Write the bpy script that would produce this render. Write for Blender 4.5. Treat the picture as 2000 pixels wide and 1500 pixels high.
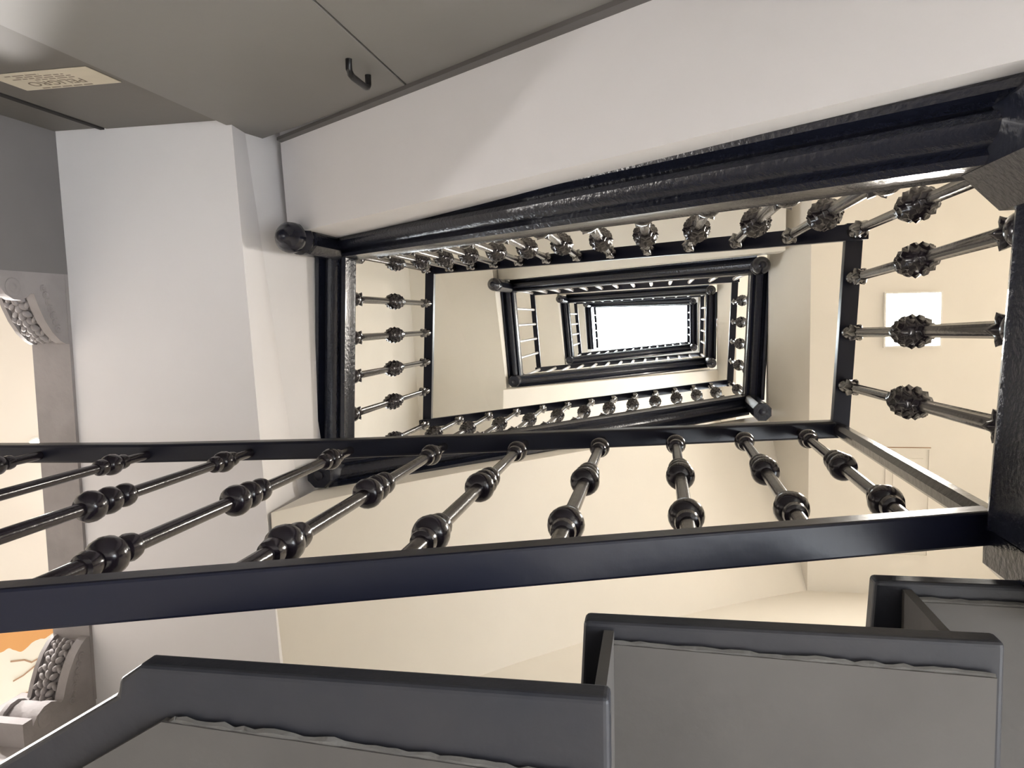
import bpy, math, random
from mathutils import Vector, Matrix
random.seed(7)
scene = bpy.context.scene
for o in list(bpy.data.objects):
    bpy.data.objects.remove(o)
COL = scene.collection

# ---------------------------------------------------------------- camera
# world: X to the right of the picture, Y towards its lower edge, Z straight up
RIGHT = Vector((0.98257701, 0.02063715, 0.18470661))
DOWN = Vector((-0.00472958, 0.9962707, -0.08615291))
FWD = Vector((-0.18579573, 0.08377828, 0.97901029))
cam = bpy.data.cameras.new('camera')
cam.sensor_width = 36.0
cam.lens = 36.0 * 1500.0 / 2000.0
cam.clip_start = 0.02
cam_ob = bpy.data.objects.new('camera', cam)
COL.objects.link(cam_ob)
m = Matrix.Identity(4)
for r in range(3):
    m[r][0] = RIGHT[r]; m[r][1] = -DOWN[r]; m[r][2] = -FWD[r]
cam_ob.matrix_world = m
scene.camera = cam_ob

# ---------------------------------------------------------------- light and exposure
world = bpy.data.worlds.new('sky'); scene.world = world; world.use_nodes = True
bg = world.node_tree.nodes['Background']
bg.inputs[0].default_value = (0.90, 0.95, 1.0, 1); bg.inputs[1].default_value = 9.0
scene.view_settings.view_transform = 'Standard'
scene.view_settings.look = 'None'
scene.view_settings.exposure = 0.97
scene.view_settings.gamma = 1.0
scene.view_settings.use_curve_mapping = False
LED_POWER = 16.0
HALL_POWER = 40.0
WARM = (1.0, 0.93, 0.84)

# ---------------------------------------------------------------- materials
def mat(name, col, rough=0.6, spec=0.5, noise=0.0, nscale=4.0, bump=0.0, bscale=40.0, metal=0.0, coat=0.0, col2=None):
    ma = bpy.data.materials.new(name); ma.use_nodes = True
    nt = ma.node_tree; b = nt.nodes['Principled BSDF']
    b.inputs['Base Color'].default_value = (*col, 1)
    b.inputs['Roughness'].default_value = rough
    b.inputs['Metallic'].default_value = metal
    b.inputs['Specular IOR Level'].default_value = spec
    if coat: b.inputs['Coat Weight'].default_value = coat; b.inputs['Coat Roughness'].default_value = 0.08
    if noise or bump:
        tc = nt.nodes.new('ShaderNodeTexCoord')
    if noise:
        n = nt.nodes.new('ShaderNodeTexNoise'); n.inputs['Scale'].default_value = nscale; n.inputs['Detail'].default_value = 5
        nt.links.new(tc.outputs['Object'], n.inputs['Vector'])
        mx = nt.nodes.new('ShaderNodeMix'); mx.data_type = 'RGBA'
        c2 = col2 or tuple(max(0, c * (1 - noise)) for c in col)
        mx.inputs[6].default_value = (*col, 1); mx.inputs[7].default_value = (*c2, 1)
        rp = nt.nodes.new('ShaderNodeValToRGB'); rp.color_ramp.elements[0].position = 0.38; rp.color_ramp.elements[1].position = 0.68
        nt.links.new(n.outputs['Fac'], rp.inputs[0]); nt.links.new(rp.outputs[0], mx.inputs[0])
        nt.links.new(mx.outputs[2], b.inputs['Base Color'])
    if bump:
        n2 = nt.nodes.new('ShaderNodeTexNoise'); n2.inputs['Scale'].default_value = bscale; n2.inputs['Detail'].default_value = 4
        nt.links.new(tc.outputs['Object'], n2.inputs['Vector'])
        bp = nt.nodes.new('ShaderNodeBump'); bp.inputs['Strength'].default_value = bump; bp.inputs['Distance'].default_value = 0.01
        nt.links.new(n2.outputs['Fac'], bp.inputs['Height']); nt.links.new(bp.outputs[0], b.inputs['Normal'])
    return ma

def emat(name, col, strength):
    ma = bpy.data.materials.new(name); ma.use_nodes = True
    nt = ma.node_tree; nt.nodes.clear()
    e = nt.nodes.new('ShaderNodeEmission'); e.inputs[0].default_value = (*col, 1); e.inputs[1].default_value = strength
    o = nt.nodes.new('ShaderNodeOutputMaterial'); nt.links.new(e.outputs[0], o.inputs[0])
    return ma

M = {}
M['plaster'] = mat('white plaster', (0.80, 0.785, 0.80), 0.75, 0.2, 0.04, 2.5, 0.08, 18)
M['cream'] = mat('cream plaster', (0.83, 0.785, 0.71), 0.7, 0.25, 0.05, 2.0, 0.08, 18)
M['black'] = mat('black gloss paint', (0.009, 0.010, 0.020), 0.22, 0.35, 0, 4, 0.10, 55, coat=0.1)
M['string'] = mat('thick black gloss paint', (0.009, 0.011, 0.021), 0.24, 0.30, 0, 4, 0.22, 95, coat=0.08)
M['rail'] = mat('black rail paint', (0.004, 0.005, 0.013), 0.34, 0.28, 0, 4, 0.05, 40)
M['iron'] = mat('black cast iron paint', (0.012, 0.009, 0.014), 0.2, 0.4, 0, 4, 0.08, 60, coat=0.12)
M['pale'] = mat('metal paled by skylight glare', (0.62, 0.60, 0.60), 0.3, 0.5, 0, 4, 0.03, 40, metal=0.5)  # whiteness of skylight glare on the rods is put into this colour
M['tread'] = mat('dark grey step paint', (0.026, 0.026, 0.031), 0.45, 0.3, 0.35, 6, 0.15, 30, col2=(0.018, 0.020, 0.027))
M['under'] = mat('mid grey step underside', (0.088, 0.082, 0.078), 0.75, 0.2, 0.25, 3.0, 0.12, 25)
M['caulk'] = mat('pale grey caulk', (0.11, 0.105, 0.10), 0.8, 0.2, 0.2, 30, 0.3, 60)
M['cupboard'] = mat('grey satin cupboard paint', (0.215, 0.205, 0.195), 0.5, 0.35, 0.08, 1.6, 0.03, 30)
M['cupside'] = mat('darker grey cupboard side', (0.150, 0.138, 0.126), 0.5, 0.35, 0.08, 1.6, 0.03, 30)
M['gap'] = mat('dark gap', (0.02, 0.018, 0.017), 0.8)
M['stone'] = mat('grey corbel paint', (0.34, 0.315, 0.315), 0.7, 0.25, 0.2, 8, 0.2, 50)
M['pier'] = mat('shaded grey pier paint', (0.20, 0.19, 0.19), 0.7, 0.25, 0.1, 3, 0.08, 25)  # darker than the corbel grey: shade of the unlit face is in the colour
M['handle'] = mat('black plastic handle', (0.006, 0.006, 0.007), 0.35)
M['paper'] = mat('pale sign card', (0.62, 0.56, 0.45), 0.6, 0.3, 0.08, 20)
M['ink'] = mat('brown grey ink', (0.2, 0.165, 0.125), 0.8)
M['floor'] = mat('pale stone floor', (0.66, 0.63, 0.60), 0.5, 0.3, 0.1, 3)
M['line'] = mat('brown line paint', (0.42, 0.27, 0.17), 0.7)
M['white'] = mat('white lamp trim', (0.85, 0.83, 0.78), 0.4)
M['led'] = emat('lit lamp panel', (1.0, 0.95, 0.85), 30.0)
M['bulb'] = emat('lit downlight', (1.0, 0.96, 0.86), 25.0)
M['frame'] = mat('white skylight frame', (0.8, 0.8, 0.78), 0.5)

def mural():
    ma = mat('painted hall ceiling', (0.80, 0.79, 0.70), 0.6)
    nt = ma.node_tree; b = nt.nodes['Principled BSDF']
    tc = nt.nodes.new('ShaderNodeTexCoord'); sp = nt.nodes.new('ShaderNodeSeparateXYZ')
    nt.links.new(tc.outputs['Object'], sp.inputs[0])
    ns = nt.nodes.new('ShaderNodeTexNoise'); ns.inputs['Scale'].default_value = 9
    nt.links.new(tc.outputs['Object'], ns.inputs['Vector'])
    # an orange painted field between two wavering lines
    a = nt.nodes.new('ShaderNodeMath'); a.operation = 'MULTIPLY_ADD'; a.inputs[1].default_value = 0.40
    nt.links.new(sp.outputs[0], a.inputs[0]); nt.links.new(sp.outputs[1], a.inputs[2])
    c = nt.nodes.new('ShaderNodeMath'); c.operation = 'MULTIPLY_ADD'; c.inputs[1].default_value = 0.08
    nt.links.new(ns.outputs[0], c.inputs[0]); nt.links.new(a.outputs[0], c.inputs[2])
    lo = nt.nodes.new('ShaderNodeMath'); lo.operation = 'GREATER_THAN'; lo.inputs[1].default_value = 0.10
    hi = nt.nodes.new('ShaderNodeMath'); hi.operation = 'LESS_THAN'; hi.inputs[1].default_value = 0.315
    nt.links.new(c.outputs[0], lo.inputs[0]); nt.links.new(c.outputs[0], hi.inputs[0])
    an = nt.nodes.new('ShaderNodeMath'); an.operation = 'MULTIPLY'
    nt.links.new(lo.outputs[0], an.inputs[0]); nt.links.new(hi.outputs[0], an.inputs[1])
    mx = nt.nodes.new('ShaderNodeMix'); mx.data_type = 'RGBA'
    mx.inputs[6].default_value = (0.82, 0.80, 0.70, 1); mx.inputs[7].default_value = (0.72, 0.36, 0.12, 1)
    nt.links.new(an.outputs[0], mx.inputs[0]); nt.links.new(mx.outputs[2], b.inputs['Base Color'])
    return ma
M['mural'] = mural()

# ---------------------------------------------------------------- mesh helpers
class MB:
    def __init__(s): s.v = []; s.f = []
    def add(s, vs, fs):
        k = len(s.v); s.v += [tuple(v) for v in vs]; s.f += [tuple(i + k for i in f) for f in fs]; return s
    def box(s, a, b):
        x0, y0, z0 = a; x1, y1, z1 = b
        vs = [(x0,y0,z0),(x1,y0,z0),(x1,y1,z0),(x0,y1,z0),(x0,y0,z1),(x1,y0,z1),(x1,y1,z1),(x0,y1,z1)]
        return s.add(vs, [(0,3,2,1),(4,5,6,7),(0,1,5,4),(1,2,6,5),(2,3,7,6),(3,0,4,7)])
    def hexa(s, bot, top):          # 4 bottom + 4 top points, anticlockwise from above
        return s.add(list(bot) + list(top), [(0,3,2,1),(4,5,6,7),(0,1,5,4),(1,2,6,5),(2,3,7,6),(3,0,4,7)])
    def loft(s, rings, closed=True, cap=True):
        n = len(rings[0]); vs = [v for r in rings for v in r]; fs = []
        for i in range(len(rings) - 1):
            for j in range(n if closed else n - 1):
                k = (j + 1) % n
                fs.append((i*n + j, i*n + k, (i+1)*n + k, (i+1)*n + j))
        if cap and closed:
            fs.append(tuple(range(n))[::-1]); fs.append(tuple(range((len(rings)-1)*n, len(rings)*n)))
        return s.add(vs, fs)
    def lathe(s, prof, n=20, c=(0, 0, 0)):      # prof: (z, r[, lobes, amp, phase])
        rings = []
        for p in prof:
            z, r = p[0], p[1]; lob, amp, ph = (p[2:] + (0, 0, 0))[:3] if len(p) > 2 else (0, 0, 0)
            rings.append([(c[0] + r*(1 + amp*math.cos(lob*(2*math.pi*j/n) + ph))*math.cos(2*math.pi*j/n),
                           c[1] + r*(1 + amp*math.cos(lob*(2*math.pi*j/n) + ph))*math.sin(2*math.pi*j/n), c[2] + z) for j in range(n)])
        return s.loft(rings)
    def prism(s, poly, z0, z1):                  # poly anticlockwise in XY
        n = len(poly)
        return s.add([(x, y, z0) for x, y in poly] + [(x, y, z1) for x, y in poly],
                     [tuple(range(n))[::-1], tuple(range(n, 2*n))] + [(i, (i+1) % n, n + (i+1) % n, n + i) for i in range(n)])
    def mesh(s, name, material, smooth=False):
        me = bpy.data.meshes.new(name); me.from_pydata(s.v, [], s.f); me.validate()
        import bmesh as bmm
        bm = bmm.new(); bm.from_mesh(me); bmm.ops.recalc_face_normals(bm, faces=bm.faces); bm.to_mesh(me); bm.free()
        me.materials.append(material)
        if smooth:
            for p in me.polygons: p.use_smooth = True
            try: me.set_sharp_from_angle(angle=math.radians(smooth if smooth > 1 else 40))
            except Exception: pass
        me.update(); return me
    def obj(s, name, material, parent=None, smooth=False):
        return link(name, s.mesh(name, material, smooth), parent)

def link(name, me, parent=None, loc=None):
    o = bpy.data.objects.new(name, me); COL.objects.link(o)
    if parent: o.parent = parent
    if loc is not None: o.location = loc
    return o

def tag(o, label, cat, group=None):
    o['label'] = label; o['category'] = cat
    if group: o['group'] = group
    return o

def empty(name, loc=(0, 0, 0)):
    o = bpy.data.objects.new(name, None); o.empty_display_size = 0.05; COL.objects.link(o); o.location = loc; return o

def structure(o, label=None):
    o['kind'] = 'structure'
    if label: o['label'] = label
    return o

def rel(o, parent):                 # parent keeping world coordinates for world-space meshes
    o.parent = parent; o.matrix_parent_inverse = Matrix.Translation(parent.location).inverted()
    return o

def bevel(o, w, seg=2):
    b = o.modifiers.new('bevel', 'BEVEL'); b.width = w; b.segments = seg; b.limit_method = 'ANGLE'; b.angle_limit = math.radians(35)
    return o

# ---------------------------------------------------------------- the plan of the well
# inner lower edges of the handrails at the corners (x, y, z)
A = [(0.484,-0.186,2.15), (0.498,-0.218,5.40), (0.480,-0.207,8.90), (0.466,-0.166,12.40)]     # right / back
B = [(-1.056,-0.226,3.60), (-1.117,-0.219,7.10), (-1.089,-0.193,10.70), (-1.10,-0.185,14.20)]  # left / back
C = [(-1.091,0.478,3.60), (-1.069,0.450,7.10), (-1.034,0.487,10.70), (-1.06,0.515,14.20)]     # left / front
D = [(0.459,0.288,2.15), (0.468,0.441,5.40), (0.469,0.415,8.90), (0.469,0.407,12.40)]         # right / front
BAL = 0.975                  # handrail underside above the lip of the string
WALL_Y = 1.36                # front wall
BACK_Y = -1.15
LEFT_X = -1.90
RIGHT_X = 2.0

# ---------------------------------------------------------------- structure: floor, walls
structure(MB().box((-5.2, -3.0, -1.35), (2.6, 2.6, -1.25)).obj('floor', M['floor']), 'pale stone ground floor')

def wall_with_openings(name, axis, pos, thick, u0, u1, z0, z1, openings, material):
    """a wall made of boxes around rectangular openings stacked in z; axis 'x' means the wall stands at x=pos"""
    mb = MB()
    def bx(a0, a1, b0, b1):
        if a1 - a0 < 1e-4 or b1 - b0 < 1e-4: return
        if axis == 'x': mb.box((pos, a0, b0), (pos + thick, a1, b1))
        else: mb.box((a0, pos, b0), (a1, pos + thick, b1))
    z = z0
    for (ua, ub, za, zb) in sorted(openings, key=lambda q: q[2]):
        bx(u0, u1, z, za); bx(u0, ua, za, zb); bx(ub, u1, za, zb); z = zb
    bx(u0, u1, z, z1)
    return structure(mb.obj(name, material))

wall_with_openings('wall_front', 'y', WALL_Y, 0.2, LEFT_X, RIGHT_X + 0.2, -1.25, 15.6, [], M['cream'])
wall_with_openings('wall_right', 'x', RIGHT_X, 0.2, BACK_Y, WALL_Y, -1.25, 15.6,
                   [(-0.55, 1.1, -1.25, 0.55), (0.5, 1.1, 5.3, 6.4), (0.5, 1.1, 8.8, 9.9), (0.5, 1.1, 12.3, 13.4)], M['cream'])  # unseen doorway and windows added to let daylight in
wall_with_openings('wall_back', 'y', BACK_Y - 0.2, 0.2, LEFT_X, RIGHT_X + 0.2, -1.25, 15.6, [], M['cream'])
wall_with_openings('wall_left', 'x', LEFT_X - 0.2, 0.2, BACK_Y - 0.2, WALL_Y + 0.2, 2.52, 15.6,
                   [(.76, 1.22, 3.6, 4.7), (.72, 1.22, 7.1, 8.2), (.72, 1.22, 10.6, 11.7)], M['cream'])  # unseen windows added to brighten the upper flights

# top ceiling with the skylight opening
mb = MB()
SX0, SX1, SY0, SY1, SZ = -1.30, 0.575, -0.235, 0.66, 15.6
mb.box((LEFT_X - .2, BACK_Y - .2, SZ), (SX0, WALL_Y + .2, SZ + .25)).box((SX1, BACK_Y - .2, SZ), (RIGHT_X + .2, WALL_Y + .2, SZ + .25))
mb.box((SX0, BACK_Y - .2, SZ), (SX1, SY0, SZ + .25)).box((SX0, SY1, SZ), (SX1, WALL_Y + .2, SZ + .25))
structure(mb.obj('ceiling', M['plaster']), 'plaster ceiling around the skylight')
sk = empty('window_1', (0, 0, SZ + .2)); structure(sk, 'glazed skylight at the top of the stairwell')
mb = MB(); w = 0.03
mb.box((SX0, SY0, SZ + .16), (SX1, SY0 + w, SZ + .25)).box((SX0, SY1 - w, SZ + .16), (SX1, SY1, SZ + .25))
mb.box((SX0, SY0 + w, SZ + .16), (SX0 + w, SY1 - w, SZ + .25)).box((SX1 - w, SY0 + w, SZ + .16), (SX1, SY1 - w, SZ + .25))
rel(mb.obj('window_frame', M['frame']), sk)
glass = bpy.data.materials.new('clear glass'); glass.use_nodes = True
nt = glass.node_tree; nt.nodes.clear()
tb = nt.nodes.new('ShaderNodeBsdfTransparent'); tb.inputs[0].default_value = (0.96, 0.98, 0.97, 1)
gb = nt.nodes.new('ShaderNodeBsdfGlossy'); gb.inputs['Roughness'].default_value = 0.02
mxs = nt.nodes.new('ShaderNodeMixShader'); mxs.inputs[0].default_value = 0.06
nt.links.new(tb.outputs[0], mxs.inputs[1]); nt.links.new(gb.outputs[0], mxs.inputs[2])
ou = nt.nodes.new('ShaderNodeOutputMaterial'); nt.links.new(mxs.outputs[0], ou.inputs[0])
rel(MB().box((SX0 + w, SY0 + w, SZ + .20), (SX1 - w, SY1 - w, SZ + .21)).obj('pane', glass), sk)

# ---------------------------------------------------------------- landings and flights (plaster undersides)
def slab(name, bot, top, material, label):
    return structure(MB().hexa(bot, top).obj(name, material), label)

ORD = ['first', 'second', 'third', 'fourth']
# left landings
for k in range(4):
    lip = B[k][2] - BAL; bx_, cx_ = B[k][0] - 0.1, C[k][0] - 0.1
    if k == 0:
        mb = MB()
        e0, e1 = (-1.226, BACK_Y), (-1.114, WALL_Y)
        bot = [(-1.90, BACK_Y, 2.08), (e0[0], e0[1], 2.08), (e1[0], e1[1], 2.08), (-1.90, WALL_Y, 2.08)]
        top = [(-1.90, BACK_Y, lip - .11), (bx_ + .02, BACK_Y, lip - .11), (cx_ + .012, WALL_Y, lip - .11), (-1.90, WALL_Y, lip - .11)]
        slab('ceiling_landing', bot, top, M['plaster'], 'white plaster underside of the first left landing').name = 'ceiling'
    else:
        def ex(y, s=0.0): return bx_ + (cx_ - bx_) * (y - B[k][1]) / (C[k][1] - B[k][1]) + s
        bot = [(LEFT_X, BACK_Y, lip - .42), (ex(BACK_Y), BACK_Y, lip - .46), (ex(WALL_Y), WALL_Y, lip - .12), (LEFT_X, WALL_Y, lip - .12)]
        top = [(LEFT_X, BACK_Y, lip - .1), (ex(BACK_Y), BACK_Y, lip - .1), (ex(WALL_Y), WALL_Y, lip - .1), (LEFT_X, WALL_Y, lip - .1)]
        slab('ceiling', bot, top, M['cream'], 'cream underside of the %s left landing' % ORD[k])
# right landings, with a coved edge towards the well
for k in range(4):
    lip = A[k][2] - BAL; x0 = 0.58
    ya, yb = (BACK_Y, WALL_Y) if k else (BACK_Y, 0.40)
    prof = [(x0, lip - .10), (x0 + .005, lip - .16), (0.72, lip - .545), (RIGHT_X, lip - .545), (RIGHT_X, lip - .10)]
    mb = MB(); mb.loft([[(x, ya, z) for x, z in prof], [(x, yb, z) for x, z in prof]])
    structure(mb.obj('ceiling', M['cream']), 'cream underside of the %s right landing' % ORD[k])
# back flights (rise from right to left)
for k in range(4):
    a, b = A[k], B[k]
    sl = (b[2] - a[2]) / (b[0] - a[0])
    def lipz(x): return a[2] + sl * (x - a[0]) - BAL
    x0, x1 = b[0] - 0.10, 0.62
    y0 = min(a[1], b[1]) - 0.09
    if k == 0:
        f0 = lambda x: 1.596 - 0.83 * (x + 0.294)
        f1 = lambda x: 1.67 - 0.72 * (x + 0.302)
        ym = -0.575
        mb = MB()
        y0 = -0.286
        def g(x): return f1(x) + (f1(x) - f0(x)) * 1.0
        ring = lambda x: [(x, y0, lipz(x) - .11)] + [(x, y0 + (ym - y0)*j/6, f0(x) + (f1(x) - f0(x))*j/6) for j in range(7)] + [(x, BACK_Y, g(x)), (x, BACK_Y, lipz(x) - .11)]
        mb.loft([ring(x0 + (x1 - x0)*i/24) for i in range(25)])
        structure(mb.obj('ceiling', M['plaster'], None, 25), 'white plaster underside of the flight above the grey cupboard')
    else:
        ring = lambda x: [(x, y0, lipz(x) - .11), (x, y0, lipz(x) - .31), (x, BACK_Y, lipz(x) - .36), (x, BACK_Y, lipz(x) - .11)]
        mb = MB(); mb.loft([ring(x0), ring(x1)])
        structure(mb.obj('ceiling', M['cream']), 'plaster underside of the %s back flight' % ORD[k])
# front flights (rise from left to right)
for k in range(3):
    c, d = C[k], D[k + 1]
    sl = (d[2] - c[2]) / (d[0] - c[0])
    def lipz(x): return c[2] + sl * (x - c[0]) - BAL
    x0, x1 = (-1.14 if k == 0 else c[0] - 0.085), 0.73
    y0 = max(c[1], d[1]) + 0.085
    fz = (lambda x: 3.40 + 0.86 * (x - 0.0) - (0.16 * (x + .2)**2) - .19*math.exp(-(x - x0)/.2)) if k == 0 else (lambda x: lipz(x) - .45)
    ring = lambda x: [(x, y0, lipz(x) - .11), (x, y0, lipz(x) - .30 - (.18*math.exp(-(x - x0)/.2) if k == 0 else 0)), (x, WALL_Y, fz(x)), (x, WALL_Y, lipz(x) - .11)]
    mb = MB(); n = 28; mb.loft([ring(x0 + (x1 - x0) * i / n) for i in range(n + 1)])
    structure(mb.obj('ceiling', M['cream'], smooth=30), 'cream underside of the %s front flight' % ORD[k])

# ---------------------------------------------------------------- balusters
def ornate_meshes():
    L = BAL
    def fl(z, r): return (z*L, r, 8, 0.09, 0)
    shaft = MB(); shaft.lathe([fl(0.0, .012), fl(.12, .0125), fl(.42, .0115), fl(.60, .0105), fl(.98, .0105)], 24)
    bulb = MB()
    pr = [(.405, .012)]
    zs = [.415, .435, .455, .475, .495, .515, .535, .555, .575]
    rs = [.019, .025, .029, .0315, .0315, .030, .027, .023, .018]
    for i, (z, r) in enumerate(zip(zs, rs)):
        ph = math.pi if i % 2 else 0
        pr.append((z*L, r*1.04, 8, .10, ph)); pr.append(((z + .012)*L, r*.92, 8, .05, ph))
    pr.append((.60*L, .012))
    pr[0] = (.405*L, .012)
    bulb.lathe(pr, 24)
    foot = MB(); foot.lathe([(0, .012), (.004, .022), (.018, .0275), (.034, .0275), (.050, .020), (.056, .014), (.064, .022, 6, .12, 0), (.075, .024, 6, .25, 0), (.086, .016, 6, .30, 0), (.10, .0125)], 24)
    top = MB(); top.lathe([(.885*L, .0115), (.90*L, .017, 6, .22, 0), (.925*L, .0205, 6, .2, 0), (.94*L, .015), (.955*L, .019), (.985*L, .019), (1.0*L, .013)], 24)
    return (shaft.mesh('baluster', M['iron'], 50), bulb.mesh('leaf_bulb', M['iron'], 60), foot.mesh('foot_collar', M['iron'], 50), top.mesh('top_collar', M['iron'], 50))
ORN = ornate_meshes()

def ball(z, r, h, n=5):
    return [(z + h*math.sin(math.pi*(i/(n - 1) - .5)), .0105 + (r - .0105)*math.cos(math.pi*(i/(n - 1) - .5))**.7) for i in range(n)]
def plain_meshes():
    shaft = MB(); shaft.lathe([(0, .0125), (.5, .0118), (1.05, .0105)], 18)
    low = MB(); low.lathe(ball(.140, .020, .016) + ball(.178, .029, .024, 7) + ball(.222, .021, .016), 22)
    mid = MB(); mid.lathe(ball(.515, .0285, .022, 7) + ball(.560, .0255, .020, 7) + ball(.602, .0225, .018, 7), 22)
    top = MB(); top.lathe(ball(.900, .019, .014) + ball(.932, .0245, .020, 7) + ball(.966, .0175, .012), 22)
    return (shaft.mesh('baluster', M['iron'], 50), low.mesh('lower_knob', M['iron'], 45), mid.mesh('middle_knob', M['iron'], 45), top.mesh('upper_knob', M['iron'], 45))
PLAIN = plain_meshes()
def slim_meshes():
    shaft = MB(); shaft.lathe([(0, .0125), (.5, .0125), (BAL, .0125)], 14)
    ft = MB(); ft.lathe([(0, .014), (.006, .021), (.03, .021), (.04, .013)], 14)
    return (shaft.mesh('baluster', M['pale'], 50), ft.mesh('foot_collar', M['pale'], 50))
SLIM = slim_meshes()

def put_baluster(parent, kind, p0, p1, turn=0.0, length=BAL):
    """one baluster from foot p0 to head p1 (world points)"""
    ms = {'ornate': ORN, 'plain': PLAIN, 'slim': SLIM}[kind]
    p0 = Vector(p0); p1 = Vector(p1); d = p1 - p0; s = d.length / length
    o = link('baluster', ms[0], parent)
    q = Vector((0, 0, 1)).rotation_difference(d.normalized())
    o.rotation_mode = 'QUATERNION'; o.rotation_quaternion = q
    o.location = p0 - parent.location; o.scale = (1, 1, s)
    for nm, me in zip({'ornate': ['leaf_bulb', 'foot_collar', 'top_collar'], 'plain': ['lower_knob', 'middle_knob', 'upper_knob'], 'slim': ['foot_collar']}[kind], ms[1:]):
        link(nm, me, o)
    return o

# ---------------------------------------------------------------- rails, strings, newels
HANDRAIL = [(0, 0), (0, .030), (.006, .046), (.021, .054), (.036, .046), (.042, .030), (.042, 0)]
HANDRAIL = [(d, z) for d, z in HANDRAIL]
STRING = [(0, 0), (-.004, -.012), (0, -.02), (0, -.095), (.010, -.106), (.020, -.100), (.024, -.112), (.034, -.128), (.048, -.134), (.060, -.126),
          (.064, -.114), (.070, -.108), (.076, -.116), (.082, -.132), (.092, -.136), (.100, -.126), (.104, -.10), (.104, 0)]

def sweep(name, P, Q, out, prof, material, parent, e0=0.0, e1=0.0, zs=1.0, smooth=35, lift=0.0, ease=0.0, n=1):
    """prism along P->Q; the profile is (distance outward, height); ends cut plumb and lengthened by e0, e1"""
    P = Vector(P); Q = Vector(Q); h = Vector((Q.x - P.x, Q.y - P.y, 0)); L = h.length; t = h / L
    out = Vector(out); sl = (Q.z - P.z) / L
    rings = []
    for i in range(n + 1):
        u = -e0 + (L + e0 + e1) * i / n
        base = P + t * u + Vector((0, 0, sl * u + lift))
        rings.append([base + out * d + Vector((0, 0, z * zs)) for d, z in prof])
    mb = MB(); mb.loft(rings)
    return rel(mb.obj(name, material, None, smooth), parent)

def newel(parent, x, y, ztop, zbot, r=0.048, finial=True, mat_=None):
    """octagonal newel block hanging below the corner of the strings, with a turned drop"""
    mb = MB(); n = 8; ph = math.pi / 8
    def ring(rr, z): return [(x + rr*math.cos(2*math.pi*i/n + ph), y + rr*math.sin(2*math.pi*i/n + ph), z) for i in range(n)]
    zb = zbot + (0.15 if finial else 0)
    mb.loft([ring(r*.85, ztop), ring(r, ztop - .02), ring(r, zb + .01), ring(r*.92, zb)])
    o = rel(mb.obj('newel_post', mat_ or M['string']), parent)
    if finial:
        f = MB(); rr = r
        f.lathe([(zb + .004, rr*.80), (zb - .006, rr*.92), (zb - .022, rr*.98), (zb - .035, rr*.80), (zb - .042, rr*.62), (zb - .052, rr*.78), (zb - .070, rr*.98),
                 (zb - .092, rr*.95), (zb - .112, rr*.72), (zb - .124, rr*.50), (zb - .134, rr*.46), (zb - .146, rr*.28), (zb - .15, rr*.05)], 24, (x, y, 0))
        fo = f.obj('drop_finial', M['black'], None, 40); fo.parent = o; fo.matrix_parent_inverse = o.matrix_world.inverted() if False else Matrix.Translation(-parent.location)
        fo.matrix_parent_inverse = Matrix.Identity(4)
        # newel mesh is in world coordinates with its parent's offset undone, so its children share them
    else:
        f = MB(); f.lathe([(zb + .006, r*.34), (zb - .006, r*.34), (zb - .008, r*.2)], 12, (x, y, 0))
        fo = f.obj('drilled_boss', M['black'], None, 40); fo.parent = o; fo.matrix_parent_inverse = Matrix.Identity(4)
    return o

def balustrade(P, Q, out, n, label, sloped, ends=(0, 0), skip_first=False, corner_first=True, newel_kw=None, kind='ornate'):
    root = empty('stair_balustrade', (P[0], P[1], P[2] - BAL))
    tag(root, label, 'balustrade', 'black balustrades around the stairwell')
    zs = 1.25 if sloped else 1.0
    sweep('handrail', P, Q, out, HANDRAIL, M['rail'], root, .045, .045)
    sweep('string_board', P, Q, out, STRING, M['string'], root, .02, .02, zs, lift=-BAL, n=1)
    P = Vector(P); Q = Vector(Q); o = Vector(out) * 0.021
    for i in range(0 if corner_first else 1, n):
        p = P + (Q - P) * (i / n) + o
        if i == 0: p = P + o + (Q - P).normalized() * -0.02
        put_baluster(root, kind, (p.x, p.y, p.z - BAL), (p.x, p.y, p.z))
    if newel_kw: newel(root, **newel_kw)
    return root

RING = ['lowest', 'second', 'third', 'topmost']
SIDE = {'T': 'long upper side', 'L': 'short left side', 'F': 'long lower side', 'R': 'short right side'}
def nk(p, sx, sy, top, drop, finial=True, r=.048):
    return dict(x=p[0] + sx*.035, y=p[1] + sy*.035, ztop=p[2] - BAL + top, zbot=p[2] - BAL - drop, finial=finial, r=r)
for k in range(4):
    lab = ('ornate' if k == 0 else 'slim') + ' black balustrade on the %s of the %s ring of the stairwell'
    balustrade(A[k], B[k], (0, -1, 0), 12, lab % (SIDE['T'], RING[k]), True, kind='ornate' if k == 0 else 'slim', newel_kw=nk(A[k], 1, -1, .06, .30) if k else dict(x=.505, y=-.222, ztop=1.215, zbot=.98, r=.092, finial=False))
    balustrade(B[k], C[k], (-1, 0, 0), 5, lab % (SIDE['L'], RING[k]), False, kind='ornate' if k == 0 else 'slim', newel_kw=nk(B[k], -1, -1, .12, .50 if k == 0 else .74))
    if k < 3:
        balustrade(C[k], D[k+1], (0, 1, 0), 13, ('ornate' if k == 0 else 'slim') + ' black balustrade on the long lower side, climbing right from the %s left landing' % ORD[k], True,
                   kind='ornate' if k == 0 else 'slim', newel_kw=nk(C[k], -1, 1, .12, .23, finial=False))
        balustrade(D[k+1], A[k+1], (1, 0, 0), 5, ('black balustrade with five leafy balusters on the short right side of the second ring' if k == 0 else lab % (SIDE['R'], RING[k+1])), False, kind='ornate' if k == 0 else 'slim', newel_kw=nk(D[k+1], 1, 1, .08, .55, finial=(k > 0)))

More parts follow.
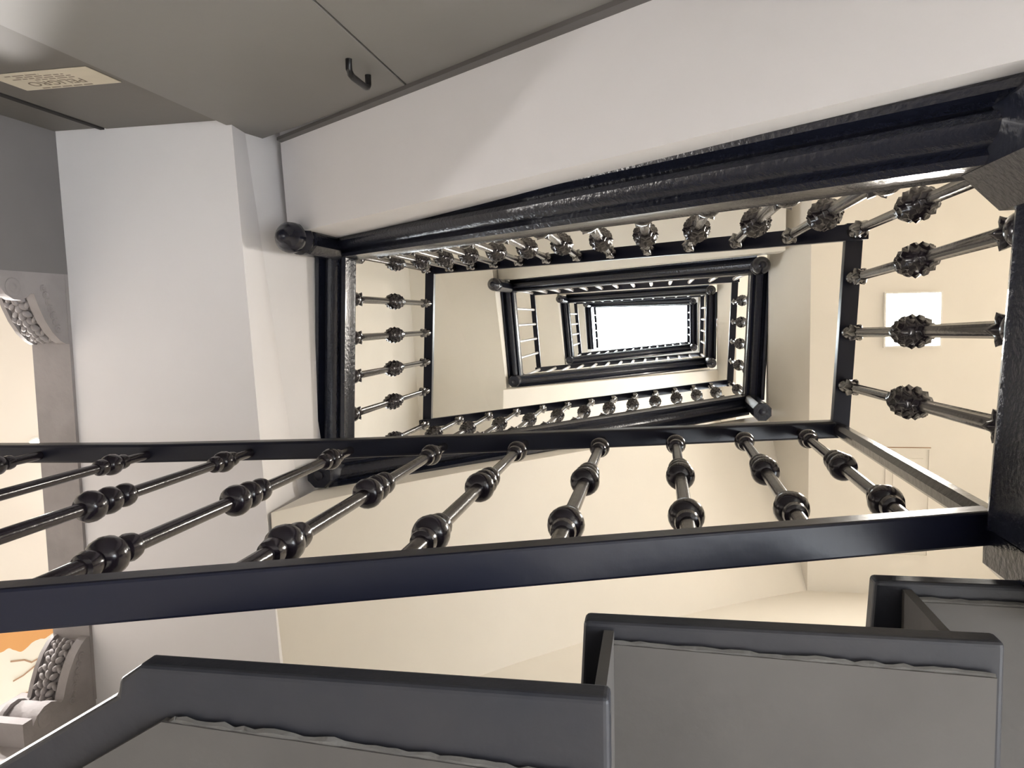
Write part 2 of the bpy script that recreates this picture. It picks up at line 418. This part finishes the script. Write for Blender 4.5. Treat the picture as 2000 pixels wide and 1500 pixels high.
# right side of the lowest ring
root = empty('stair_balustrade', (D[0][0], D[0][1], D[0][2] - BAL))
tag(root, 'short glossy black balustrade at the right edge with three leafy balusters before the square lamp', 'balustrade', 'black balustrades around the stairwell')
sweep('handrail', D[0], A[0], (1, 0, 0), HANDRAIL, M['rail'], root, .045, .045)
sweep('string_board', D[0], A[0], (1, 0, 0), STRING, M['string'], root, .02, .06, 1.2, lift=-BAL)
for (ux, uy), (vx, vy) in (((.508, .172), (.485, .192)), ((.508, .028), (.492, .053)), ((.508, -.112), (.500, -.088))):
    put_baluster(root, 'ornate', (ux, uy, D[0][2] - BAL), (vx, vy, D[0][2]))

# ---------------------------------------------------------------- lowest flight with plain turned balusters
RAIL_TOP = [(0.47, 2.15), (-0.30, 1.905), (-0.75, 1.765), (-1.25, 1.665), (-2.05, 1.60)]
RAIL_LOW = [(0.475, 1.195), (-0.75, 0.705), (-1.30, 0.50)]
def interp(tab, x):
    for (xa, za), (xb, zb) in zip(tab, tab[1:]):
        if xb <= x <= xa or (x, za) == tab[0]:
            return za + (zb - za) * (x - xa) / (xb - xa)
    return tab[-1][1] if x < tab[-1][0] else tab[0][1]
root = empty('stair_balustrade', (0.45, 0.31, 1.19))
tag(root, 'near black balustrade with plain turned balusters crossing the whole lower half', 'balustrade')
def ribbon(name, tab, y0, y1, h, material, bev):
    mb = MB(); rings = []
    for x, z in tab:
        rings.append([(x, y0, z), (x, y1, z), (x, y1, z + h), (x, y0, z + h)])
    mb.loft(rings); return bevel(rel(mb.obj(name, material, None, False), root), bev)
ribbon('handrail', RAIL_TOP, .288, .334, .045, M['rail'], .006)
ribbon('bottom_rail', RAIL_LOW, .289, .341, .038, M['rail'], .004)
for x in (-1.514, -1.234, -0.985, -0.745, -0.525, -0.330, -0.138, 0.044, 0.212, 0.371):
    zb, zt = interp(RAIL_LOW, x) + .03, interp(RAIL_TOP, x)
    if x < -1.3: zb = 0.43
    put_baluster(root, 'plain', (x, .314, zb), (x, .314, zt), length=1.05)
# slender octagonal post and its heavy newel block at the right-hand corner
mb = MB(); n = 8
def octr(x, y, z, r): return [(x + r*math.cos(2*math.pi*i/n + math.pi/8), y + r*math.sin(2*math.pi*i/n + math.pi/8), z) for i in range(n)]
mb.loft([octr(.484, .312, 1.20, .021), octr(.478, .312, 2.15, .019)])
rel(mb.obj('corner_post', M['iron']), root)
mb = MB(); mb.loft([octr(.535, .345, 1.23, .062), octr(.535, .345, 1.215, .070), octr(.535, .345, 1.00, .070), octr(.535, .345, .985, .06)])
rel(mb.obj('newel_post', M['string']), root)

# ---------------------------------------------------------------- steps of the lowest flight
stair = empty('staircase', (0, .36, .7)); tag(stair, 'grey painted steps seen from below along the bottom edge', 'stairs')
def step(x0, x1, zt, y0, front_skew=None, th=.032, lip=.05, front=.03):
    """tread board with rounded edges, its grey underside panel, the caulk bead along it, and the riser below its nosing"""
    if front_skew:
        poly = front_skew
    else:
        poly = [(x0, y0), (x1, y0), (x1, WALL_Y), (x0 - .02, WALL_Y), (x0 - .012, y0 + .25), (x0 - .006, y0 + .10)]
    t = bevel(rel(MB().prism(poly, zt - th, zt).obj('tread', M['tread']), stair), .006, 3)
    return t
def panel(pts, z0, z1):
    return rel(MB().prism(pts, z0, z1).obj('underside_panel', M['under']), stair)
def bead(pts, z, r=.005):
    mb = MB(); rings = []
    for i, (x, y) in enumerate(pts):
        x2, y2 = pts[min(i + 1, len(pts) - 1)]; x1_, y1_ = pts[max(i - 1, 0)]
        t = Vector((x2 - x1_, y2 - y1_, 0)).normalized(); nrm = Vector((-t.y, t.x, 0)); rr = r * random.uniform(.75, 1.3)
        rings.append([(x + nrm.x*rr*math.cos(a), y + nrm.y*rr*math.cos(a), z + rr*math.sin(a)*.7) for a in [i_*math.pi/3 for i_ in range(6)]])
    mb.loft(rings); return rel(mb.obj('caulk_bead', M['caulk'], None, 50), stair)
def wob(p, q, n, amp):
    return [(p[0] + (q[0] - p[0])*i/n + random.uniform(-amp, amp)*.4, p[1] + (q[1] - p[1])*i/n + random.uniform(-amp, amp)) for i in range(n + 1)]
Z1, Z2, Z3, Z4 = .735, .925, 1.115, 1.305
# first (lowest) tread with its splayed end
step(0, 0, Z1, .36, [(-.545, .36), (-.046, .36), (-.046, WALL_Y), (-1.6, WALL_Y), (-1.02, .66), (-.575, .395), (-.572, .378)])
panel([(-.515, .415), (-.056, .440), (-.056, WALL_Y), (-1.45, WALL_Y), (-1.0, .705)], Z1 - .042, Z1 - .03)
bead(wob((-.50, .416), (-.058, .440), 40, .0018), Z1 - .037)
bead(wob((-.50, .416), (-.98, .70), 40, .0018), Z1 - .037)
# second tread
step(-.088, .372, Z2, .362)
panel([(-.056, .385), (.36, .398), (.36, WALL_Y), (-.056, WALL_Y)], Z2 - .042, Z2 - .03)
bead(wob((-.052, .386), (.36, .398), 40, .0016), Z2 - .037)
rel(MB().box((-.064, .372, Z1), (-.052, WALL_Y, Z2 - .03)).obj('riser', M['under']), stair)
# third tread
step(.288, .80, Z3, .362)
panel([(.334, .385), (.79, .392), (.79, WALL_Y), (.334, WALL_Y)], Z3 - .042, Z3 - .03)
bead(wob((.336, .385), (.78, .392), 40, .0016), Z3 - .037)
rel(MB().box((.322, .372, Z2), (.334, WALL_Y, Z3 - .03)).obj('riser', M['under']), stair)

# ---------------------------------------------------------------- grey cupboard below the first back flight
cup = empty('cupboard', (-1.0, -.58, 0)); tag(cup, 'grey cupboard built in under the stairs at the top left', 'cupboard')
YP = -.575
def soff(x): return 1.67 - 0.72 * (x + 0.302)
def face(name, x0, x1, y, th, z0, ztop, material, top_fn=None):
    za = top_fn(x0) if top_fn else ztop; zb = top_fn(x1) if top_fn else ztop
    mb = MB(); mb.hexa([(x0, y - th, z0), (x1, y - th, z0), (x1, y, z0), (x0, y, z0)], [(x0, y - th, za), (x1, y - th, zb), (x1, y, zb), (x0, y, za)])
    return rel(mb.obj(name, material), cup)
d1 = bevel(face('door', -1.219, -.602, YP, .022, -1.2, 0, M['cupboard'], lambda x: min(soff(x) - .012, 2.27)), .002)
bevel(face('door', -.597, .55, YP, .022, -1.2, 0, M['cupboard'], lambda x: soff(x) - .012), .002)
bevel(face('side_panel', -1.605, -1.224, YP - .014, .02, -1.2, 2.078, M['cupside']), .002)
face('gap_strip', -1.620, -1.606, YP - .010, .02, -1.2, 2.070, M['gap'])  # dark strip drawn where the panels leave a gap
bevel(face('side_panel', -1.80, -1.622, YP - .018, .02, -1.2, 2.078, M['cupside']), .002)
face('top_shadow_strip', -1.155, .55, YP + .008, .012, 0, 0, M['cupboard'], None)
bpy.data.objects.remove(bpy.data.objects['top_shadow_strip'])
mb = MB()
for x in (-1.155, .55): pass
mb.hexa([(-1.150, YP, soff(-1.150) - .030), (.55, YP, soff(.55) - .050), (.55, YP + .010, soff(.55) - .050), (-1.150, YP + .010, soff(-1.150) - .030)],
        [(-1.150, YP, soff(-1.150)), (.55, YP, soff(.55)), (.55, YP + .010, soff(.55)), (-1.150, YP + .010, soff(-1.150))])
rel(mb.obj('top_shadow_strip', mat('cupboard top shadow', (.10, .093, .09), .5)), cup)  # dark strip painting the shadow gap between doors and soffit
# door pull: two legs and a grip
def tube(pts, r, n=10):
    mb = MB(); rings = []
    for i, p in enumerate(pts):
        p = Vector(p); a = Vector(pts[max(i - 1, 0)]); b = Vector(pts[min(i + 1, len(pts) - 1)])
        t = (b - a).normalized(); u = t.cross(Vector((0.3, .9, .2))).normalized(); v = t.cross(u)
        rings.append([p + u*r*math.cos(2*math.pi*j/n) + v*r*math.sin(2*math.pi*j/n) for j in range(n)])
    mb.loft(rings); return mb
hx = -.660
pts = [(hx, YP - .002, 1.640), (hx, YP + .022, 1.640), (hx, YP + .030, 1.648), (hx, YP + .033, 1.66), (hx, YP + .033, 1.735), (hx, YP + .030, 1.747), (hx, YP + .022, 1.755), (hx, YP - .002, 1.755)]
ho = tube(pts, .0075).obj('handle', M['handle'], None, 60); ho.parent = d1; ho.matrix_parent_inverse = Matrix.Identity(4)

# warning sign
YS = YP - .0135
sg = empty('warning_sign', (-1.39, YS, 1.64)); tag(sg, 'pale rectangular danger notice stuck on the grey cupboard side', 'sign')
bevel(rel(MB().box((-1.524, YS, 1.578), (-1.262, YS + .002, 1.697)).obj('plate', M['paper']), sg), .001)
def text(body, size, cx, z, sxx=1.0):
    cu = bpy.data.curves.new('lettering', 'FONT'); cu.body = body; cu.size = size; cu.align_x = 'CENTER'; cu.extrude = .0002
    cu.materials.append(M['ink'])
    o = bpy.data.objects.new('lettering', cu); COL.objects.link(o)
    dg = bpy.context.evaluated_depsgraph_get(); me = bpy.data.meshes.new_from_object(o.evaluated_get(dg)); bpy.data.objects.remove(o)
    o = bpy.data.objects.new('lettering', me); COL.objects.link(o); o.parent = sg
    # text stands upright on a face that looks towards +Y
    o.matrix_parent_inverse = Matrix.Identity(4)
    o.location = Vector((cx, YS + .0022, z)) - sg.location
    o.rotation_euler = (math.radians(90), 0, math.radians(180)); o.scale = (sxx, 1, 1)
    return o
text('PELIGRO', .042, -1.405, 1.642, .92)
for (xa, xb, z, h) in ((-1.47, -1.33, 1.684, .005), (-1.44, -1.335, 1.628, .004), (-1.49, -1.335, 1.616, .004), (-1.47, -1.345, 1.604, .004), (-1.49, -1.40, 1.592, .004)):
    x = xa; mb = MB()
    while x < xb:
        w_ = random.uniform(.012, .03); mb.box((x, YS + .0018, z), (min(x + w_, xb), YS + .0024, z + h)); x += w_ + .005
    rel(mb.obj('small_print', M['ink']), sg)

# ---------------------------------------------------------------- hall opening on the left: piers, lintel, corbels
XF, XB = -1.772, -1.905
structure(MB().box((XB, -.165, 2.068), (XF, 1.185, 2.5)).obj('trim_1', M['stone']), 'grey lintel over the hall opening')
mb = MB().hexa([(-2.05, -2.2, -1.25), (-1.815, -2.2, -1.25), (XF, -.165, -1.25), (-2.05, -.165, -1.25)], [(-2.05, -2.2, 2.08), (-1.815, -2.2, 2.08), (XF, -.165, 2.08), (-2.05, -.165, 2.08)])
structure(mb.obj('wall_hall_back', M['pier']), 'shade-darkened grey pier beside the upper corbel')
structure(MB().box((-2.05, 1.185, -1.25), (XF - .004, 2.6, 2.08)).obj('wall_hall_front', M['stone']), 'grey pier beside the lower corbel')

def corbel(ysign, ybase, label):
    root = empty('corbel', ((XF + XB)/2, ybase, 2.05)); tag(root, label, 'corbel', 'carved grey corbels of the hall opening')
    # side outline: (projection from the pier, height below the lintel)
    out = [(0, 0), (.212, 0), (.212, -.012), (.200, -.035), (.176, -.062), (.140, -.088), (.100, -.108), (.064, -.122), (.060, -.132), (.072, -.145), (.082, -.168),
           (.080, -.195), (.066, -.222), (.044, -.240), (.02, -.244), (0, -.244)]
    out = [(p, z + .018) for p, z in out]
    x0, x1 = XB + .004, XF - .002
    mb = MB(); mb.loft([[(x, ybase + ysign*p, 2.05 + z) for p, z in out] for x in (x0, x0 + .014, x0 + .016)][:2])
    o1 = rel(mb.obj('side_scroll', M['stone'], None, 40), root)
    mb = MB(); mb.loft([[(x, ybase + ysign*p, 2.05 + z) for p, z in out] for x in (x1 - .030, x1)])
    o2 = rel(mb.obj('side_scroll', M['stone'], None, 40), root)
    inner = [(max(0, p - .010), z + .010) for p, z in out]
    mb = MB(); mb.loft([[(x, ybase + ysign*p, 2.05 + z) for p, z in inner] for x in (x0 + .012, x1 - .028)])
    rel(mb.obj('core', M['stone'], None, 40), root)
    # carved foliage: leaf lobes running down the front and a rosette on the side
    front = out[2:8]
    leaf = MB(); rnd = random.Random(3)
    xm = (x0 + .014 + x1 - .03)/2; hw = (x1 - .03 - x0 - .014)/2
    def on(t):
        u = t*(len(front) - 1); i = min(int(u), len(front) - 2); f = u - i
        return (front[i][0] + (front[i+1][0] - front[i][0])*f, front[i][1] + (front[i+1][1] - front[i][1])*f)
    def lobe(cx, t, rx, rt, h, ang):
        p, z = on(t); pa, za = on(max(0, t - .04)); pb, zb = on(min(1, t + .04))
        tv = Vector((0, ysign*(pb - pa), zb - za)).normalized(); xv = Vector((1, 0, 0)); nv = xv.cross(tv)
        if nv.y*ysign < 0: nv = -nv
        c = Vector((cx, ybase + ysign*(p - .014), 2.05 + z)); a1 = xv*math.cos(ang) + tv*math.sin(ang); a2 = -xv*math.sin(ang) + tv*math.cos(ang)
        rings = []
        for k_, (s_, hh) in enumerate(((1, 0), (.85, .6), (.5, .95), (.08, 1.05))):
            rings.append([c + a1*rx*s_*math.cos(2*math.pi*j/8) + a2*rt*s_*math.sin(2*math.pi*j/8) + nv*h*hh for j in range(8)])
        leaf.loft(rings)
    for i in range(9):
        t = .06 + i*.11
        lobe(xm, t, .010, .017, .015, rnd.uniform(-.3, .3))
        for s_ in (-1, 1):
            lobe(xm + s_*hw*.45, t + .03, .009, .015, .014, s_*.8)
            if i % 2 == 0: lobe(xm + s_*hw*.78, t + .05, .007, .013, .012, -s_*.6)
    rel(leaf.obj('carved_leaves', M['stone'], None, 50), root)
    xs = x1
    def disc(py, pz, r, h):
        rings = []
        for s_, hh in ((1, -.002), (1, .4), (.8, 1), (.55, .55), (.4, .5), (.3, .95), (.05, 1.05)):
            rings.append([(xs + h*hh, ybase + ysign*(py + r*s_*math.cos(2*math.pi*j/16)), 2.05 + pz + r*s_*math.sin(2*math.pi*j/16)) for j in range(16)])
        ros = MB(); ros.loft(rings); rel(ros.obj('rosette', M['stone'], None, 50), root)
    disc(.045, -.178, .026, .005)
    for i in range(7):
        disc(.165 - i*.020, -.022 - i*.008, .013 - i*.0004, .004)
    rel(MB().box((XB - .004, min(ybase, ybase + ysign*.07), 1.79), (XF + .002, max(ybase, ybase + ysign*.07), 1.824)).obj('base_plate', M['stone']), root)
    return root
corbel(1, -.165, 'carved grey scroll corbel above the hall opening, nearer the dark pier and cupboard')
corbel(-1, 1.185, 'carved grey scroll corbel at the lower left, above the nearest grey step')

# hall beyond: ceiling, far wall, downlight
hall = MB().box((-5.2, -3.0, 2.36), (XB, 2.6, 2.50)).obj('ceiling', M['cream']); structure(hall, 'bright hall ceiling beyond the lintel')
mo = MB().box((-.75, -.05, -.004), (.62, .62, 0)).obj('trim_2', M['mural']); mo.location = (-2.62, 1.02, 2.36); structure(mo, 'cream and orange painted panel on the hall ceiling')
for pts in ([(-2.36, 1.225), (-2.30, 1.215), (-2.27, 1.222), (-2.22, 1.195), (-2.17, 1.19)], [(-2.355, 1.30), (-2.31, 1.275), (-2.27, 1.245), (-2.23, 1.215), (-2.19, 1.205)], [(-2.34, 1.36), (-2.31, 1.345), (-2.27, 1.33), (-2.24, 1.318)]):
    mb = MB(); rings = [[(x, y - .003, 2.354), (x, y + .003, 2.354), (x, y + .003, 2.3565), (x, y - .003, 2.3565)] for x, y in pts]
    mb.loft(rings); o = mb.obj('painted_line', M['line']); o.parent = mo; o.matrix_parent_inverse = Matrix.Translation((-2.62, 1.02, 2.36)).inverted()
structure(MB().box((-5.4, -3.0, -1.25), (-5.2, 2.6, 2.5)).obj('wall_hall_far', M['cream']), 'far wall of the hall')
structure(MB().box((-5.2, 2.6, -1.25), (-2.05, 2.8, 2.5)).obj('wall_hall_lower', M['cream']), 'unseen side wall added to close the hall')  # added to shut out sky light, leaving the hall to its lamps
structure(MB().box((-5.2, -3.2, -1.25), (-1.815, -3.0, 2.5)).obj('wall_hall_upper', M['cream']), 'other unseen side wall added to close the hall')  # added on this side too, against outside light
structure(MB().box((-2.05, -3.0, -1.25), (-1.815, -2.2, 2.5)).obj('wall_hall_end', M['cream']), 'end wall beside the hall')

def downlight(loc, r, label, power):
    t = empty('ceiling_light', loc); tag(t, label, 'lamp')
    mb = MB(); mb.lathe([(0, r*1.2), (-.008, r*1.18), (-.010, r*1.02), (-.006, r*.98)], 28); mb.obj('trim_ring', M['white'], t, 40)
    mb = MB(); mb.lathe([(-.004, r*.98), (-.010, r*.9), (-.012, r*.1)], 28); mb.obj('diffuser', M['bulb'], t, 40)
    l = bpy.data.lights.new('downlight', 'AREA'); l.shape = 'DISK'; l.size = r*2; l.energy = power; l.color = (1, .96, .92)
    lo = bpy.data.objects.new('downlight', l); COL.objects.link(lo); lo.parent = t; lo.location = (0, 0, -.02)
    return t
downlight((-2.175, .43, 2.36), .04, 'small bright round downlight glaring past the near handrail at the left edge', HALL_POWER*.4)
downlight((-3.4, .43, 2.36), .05, 'added unseen downlight deeper in the hall on the left', HALL_POWER*2)  # unseen extra lamp put in to brighten the hall ceiling

# ---------------------------------------------------------------- square lamps and the hatch below the right landings
def square_lamp(x0, x1, y0, y1, z, label):
    t = empty('ceiling_light', ((x0 + x1)/2, (y0 + y1)/2, z)); tag(t, label, 'lamp', 'square lamps under the right landings')
    sx, sy = (x1 - x0)/2, (y1 - y0)/2; w_ = .008
    mb = MB(); mb.box((-sx - w_, -sy - w_, -.02), (sx + w_, -sy, 0)).box((-sx - w_, sy, -.02), (sx + w_, sy + w_, 0)).box((-sx - w_, -sy, -.02), (-sx, sy, 0)).box((sx, -sy, -.02), (sx + w_, sy, 0))
    mb.obj('frame', M['white'], t)
    MB().box((-sx, -sy, -.016), (sx, sy, -.004)).obj('diffuser', M['led'], t)
    l = bpy.data.lights.new('square lamp', 'AREA'); l.shape = 'RECTANGLE'; l.size = sx*1.9; l.size_y = sy*1.9; l.energy = LED_POWER; l.color = WARM
    lo = bpy.data.objects.new('lamp_light', l); COL.objects.link(lo); lo.parent = t; lo.location = (0, 0, -.03)
    return t
ZR = A[1][2] - BAL - .545
square_lamp(1.052, 1.286, -.082, .160, ZR, 'glowing square lamp under the right landing behind the leafy balusters')
for k in (2, 3):  # unseen lamps added to light the upper floors
    square_lamp(1.05, 1.29, -.09, .16, A[k][2] - BAL - .545, 'added unseen square lamp high up under the %s right landing' % ORD[k])
h = empty('ceiling_hatch', (1.16, .80, ZR)); tag(h, 'cream ceiling hatch with a thin frame beside the slender corner post', 'hatch')
def hb(a, b, nm, ma): rel(MB().box(a, b).obj(nm, ma), h)
hx0, hx1, hy0, hy1 = 1.065, 1.262, .645, 1.16
for a, b in (((hx0, hy0, ZR - .008), (hx1, hy0 + .006, ZR)), ((hx0, hy1, ZR - .008), (hx1, hy1 + .006, ZR)), ((hx0, hy0 + .006, ZR - .008), (hx0 + .006, hy1, ZR)), ((hx1 - .006, hy0 + .006, ZR - .008), (hx1, hy1, ZR))):
    hb(a, b, 'frame', M['cream'])
hb((hx0 + .035, hy0 + .05, ZR - .006), (hx1 - .03, hy1 - .04, ZR), 'lid', M['cream'])
hb((hx0 + .005, hy0 - .004, ZR - .003), (hx1 + .003, hy0, ZR), 'brown_line', M['line'])
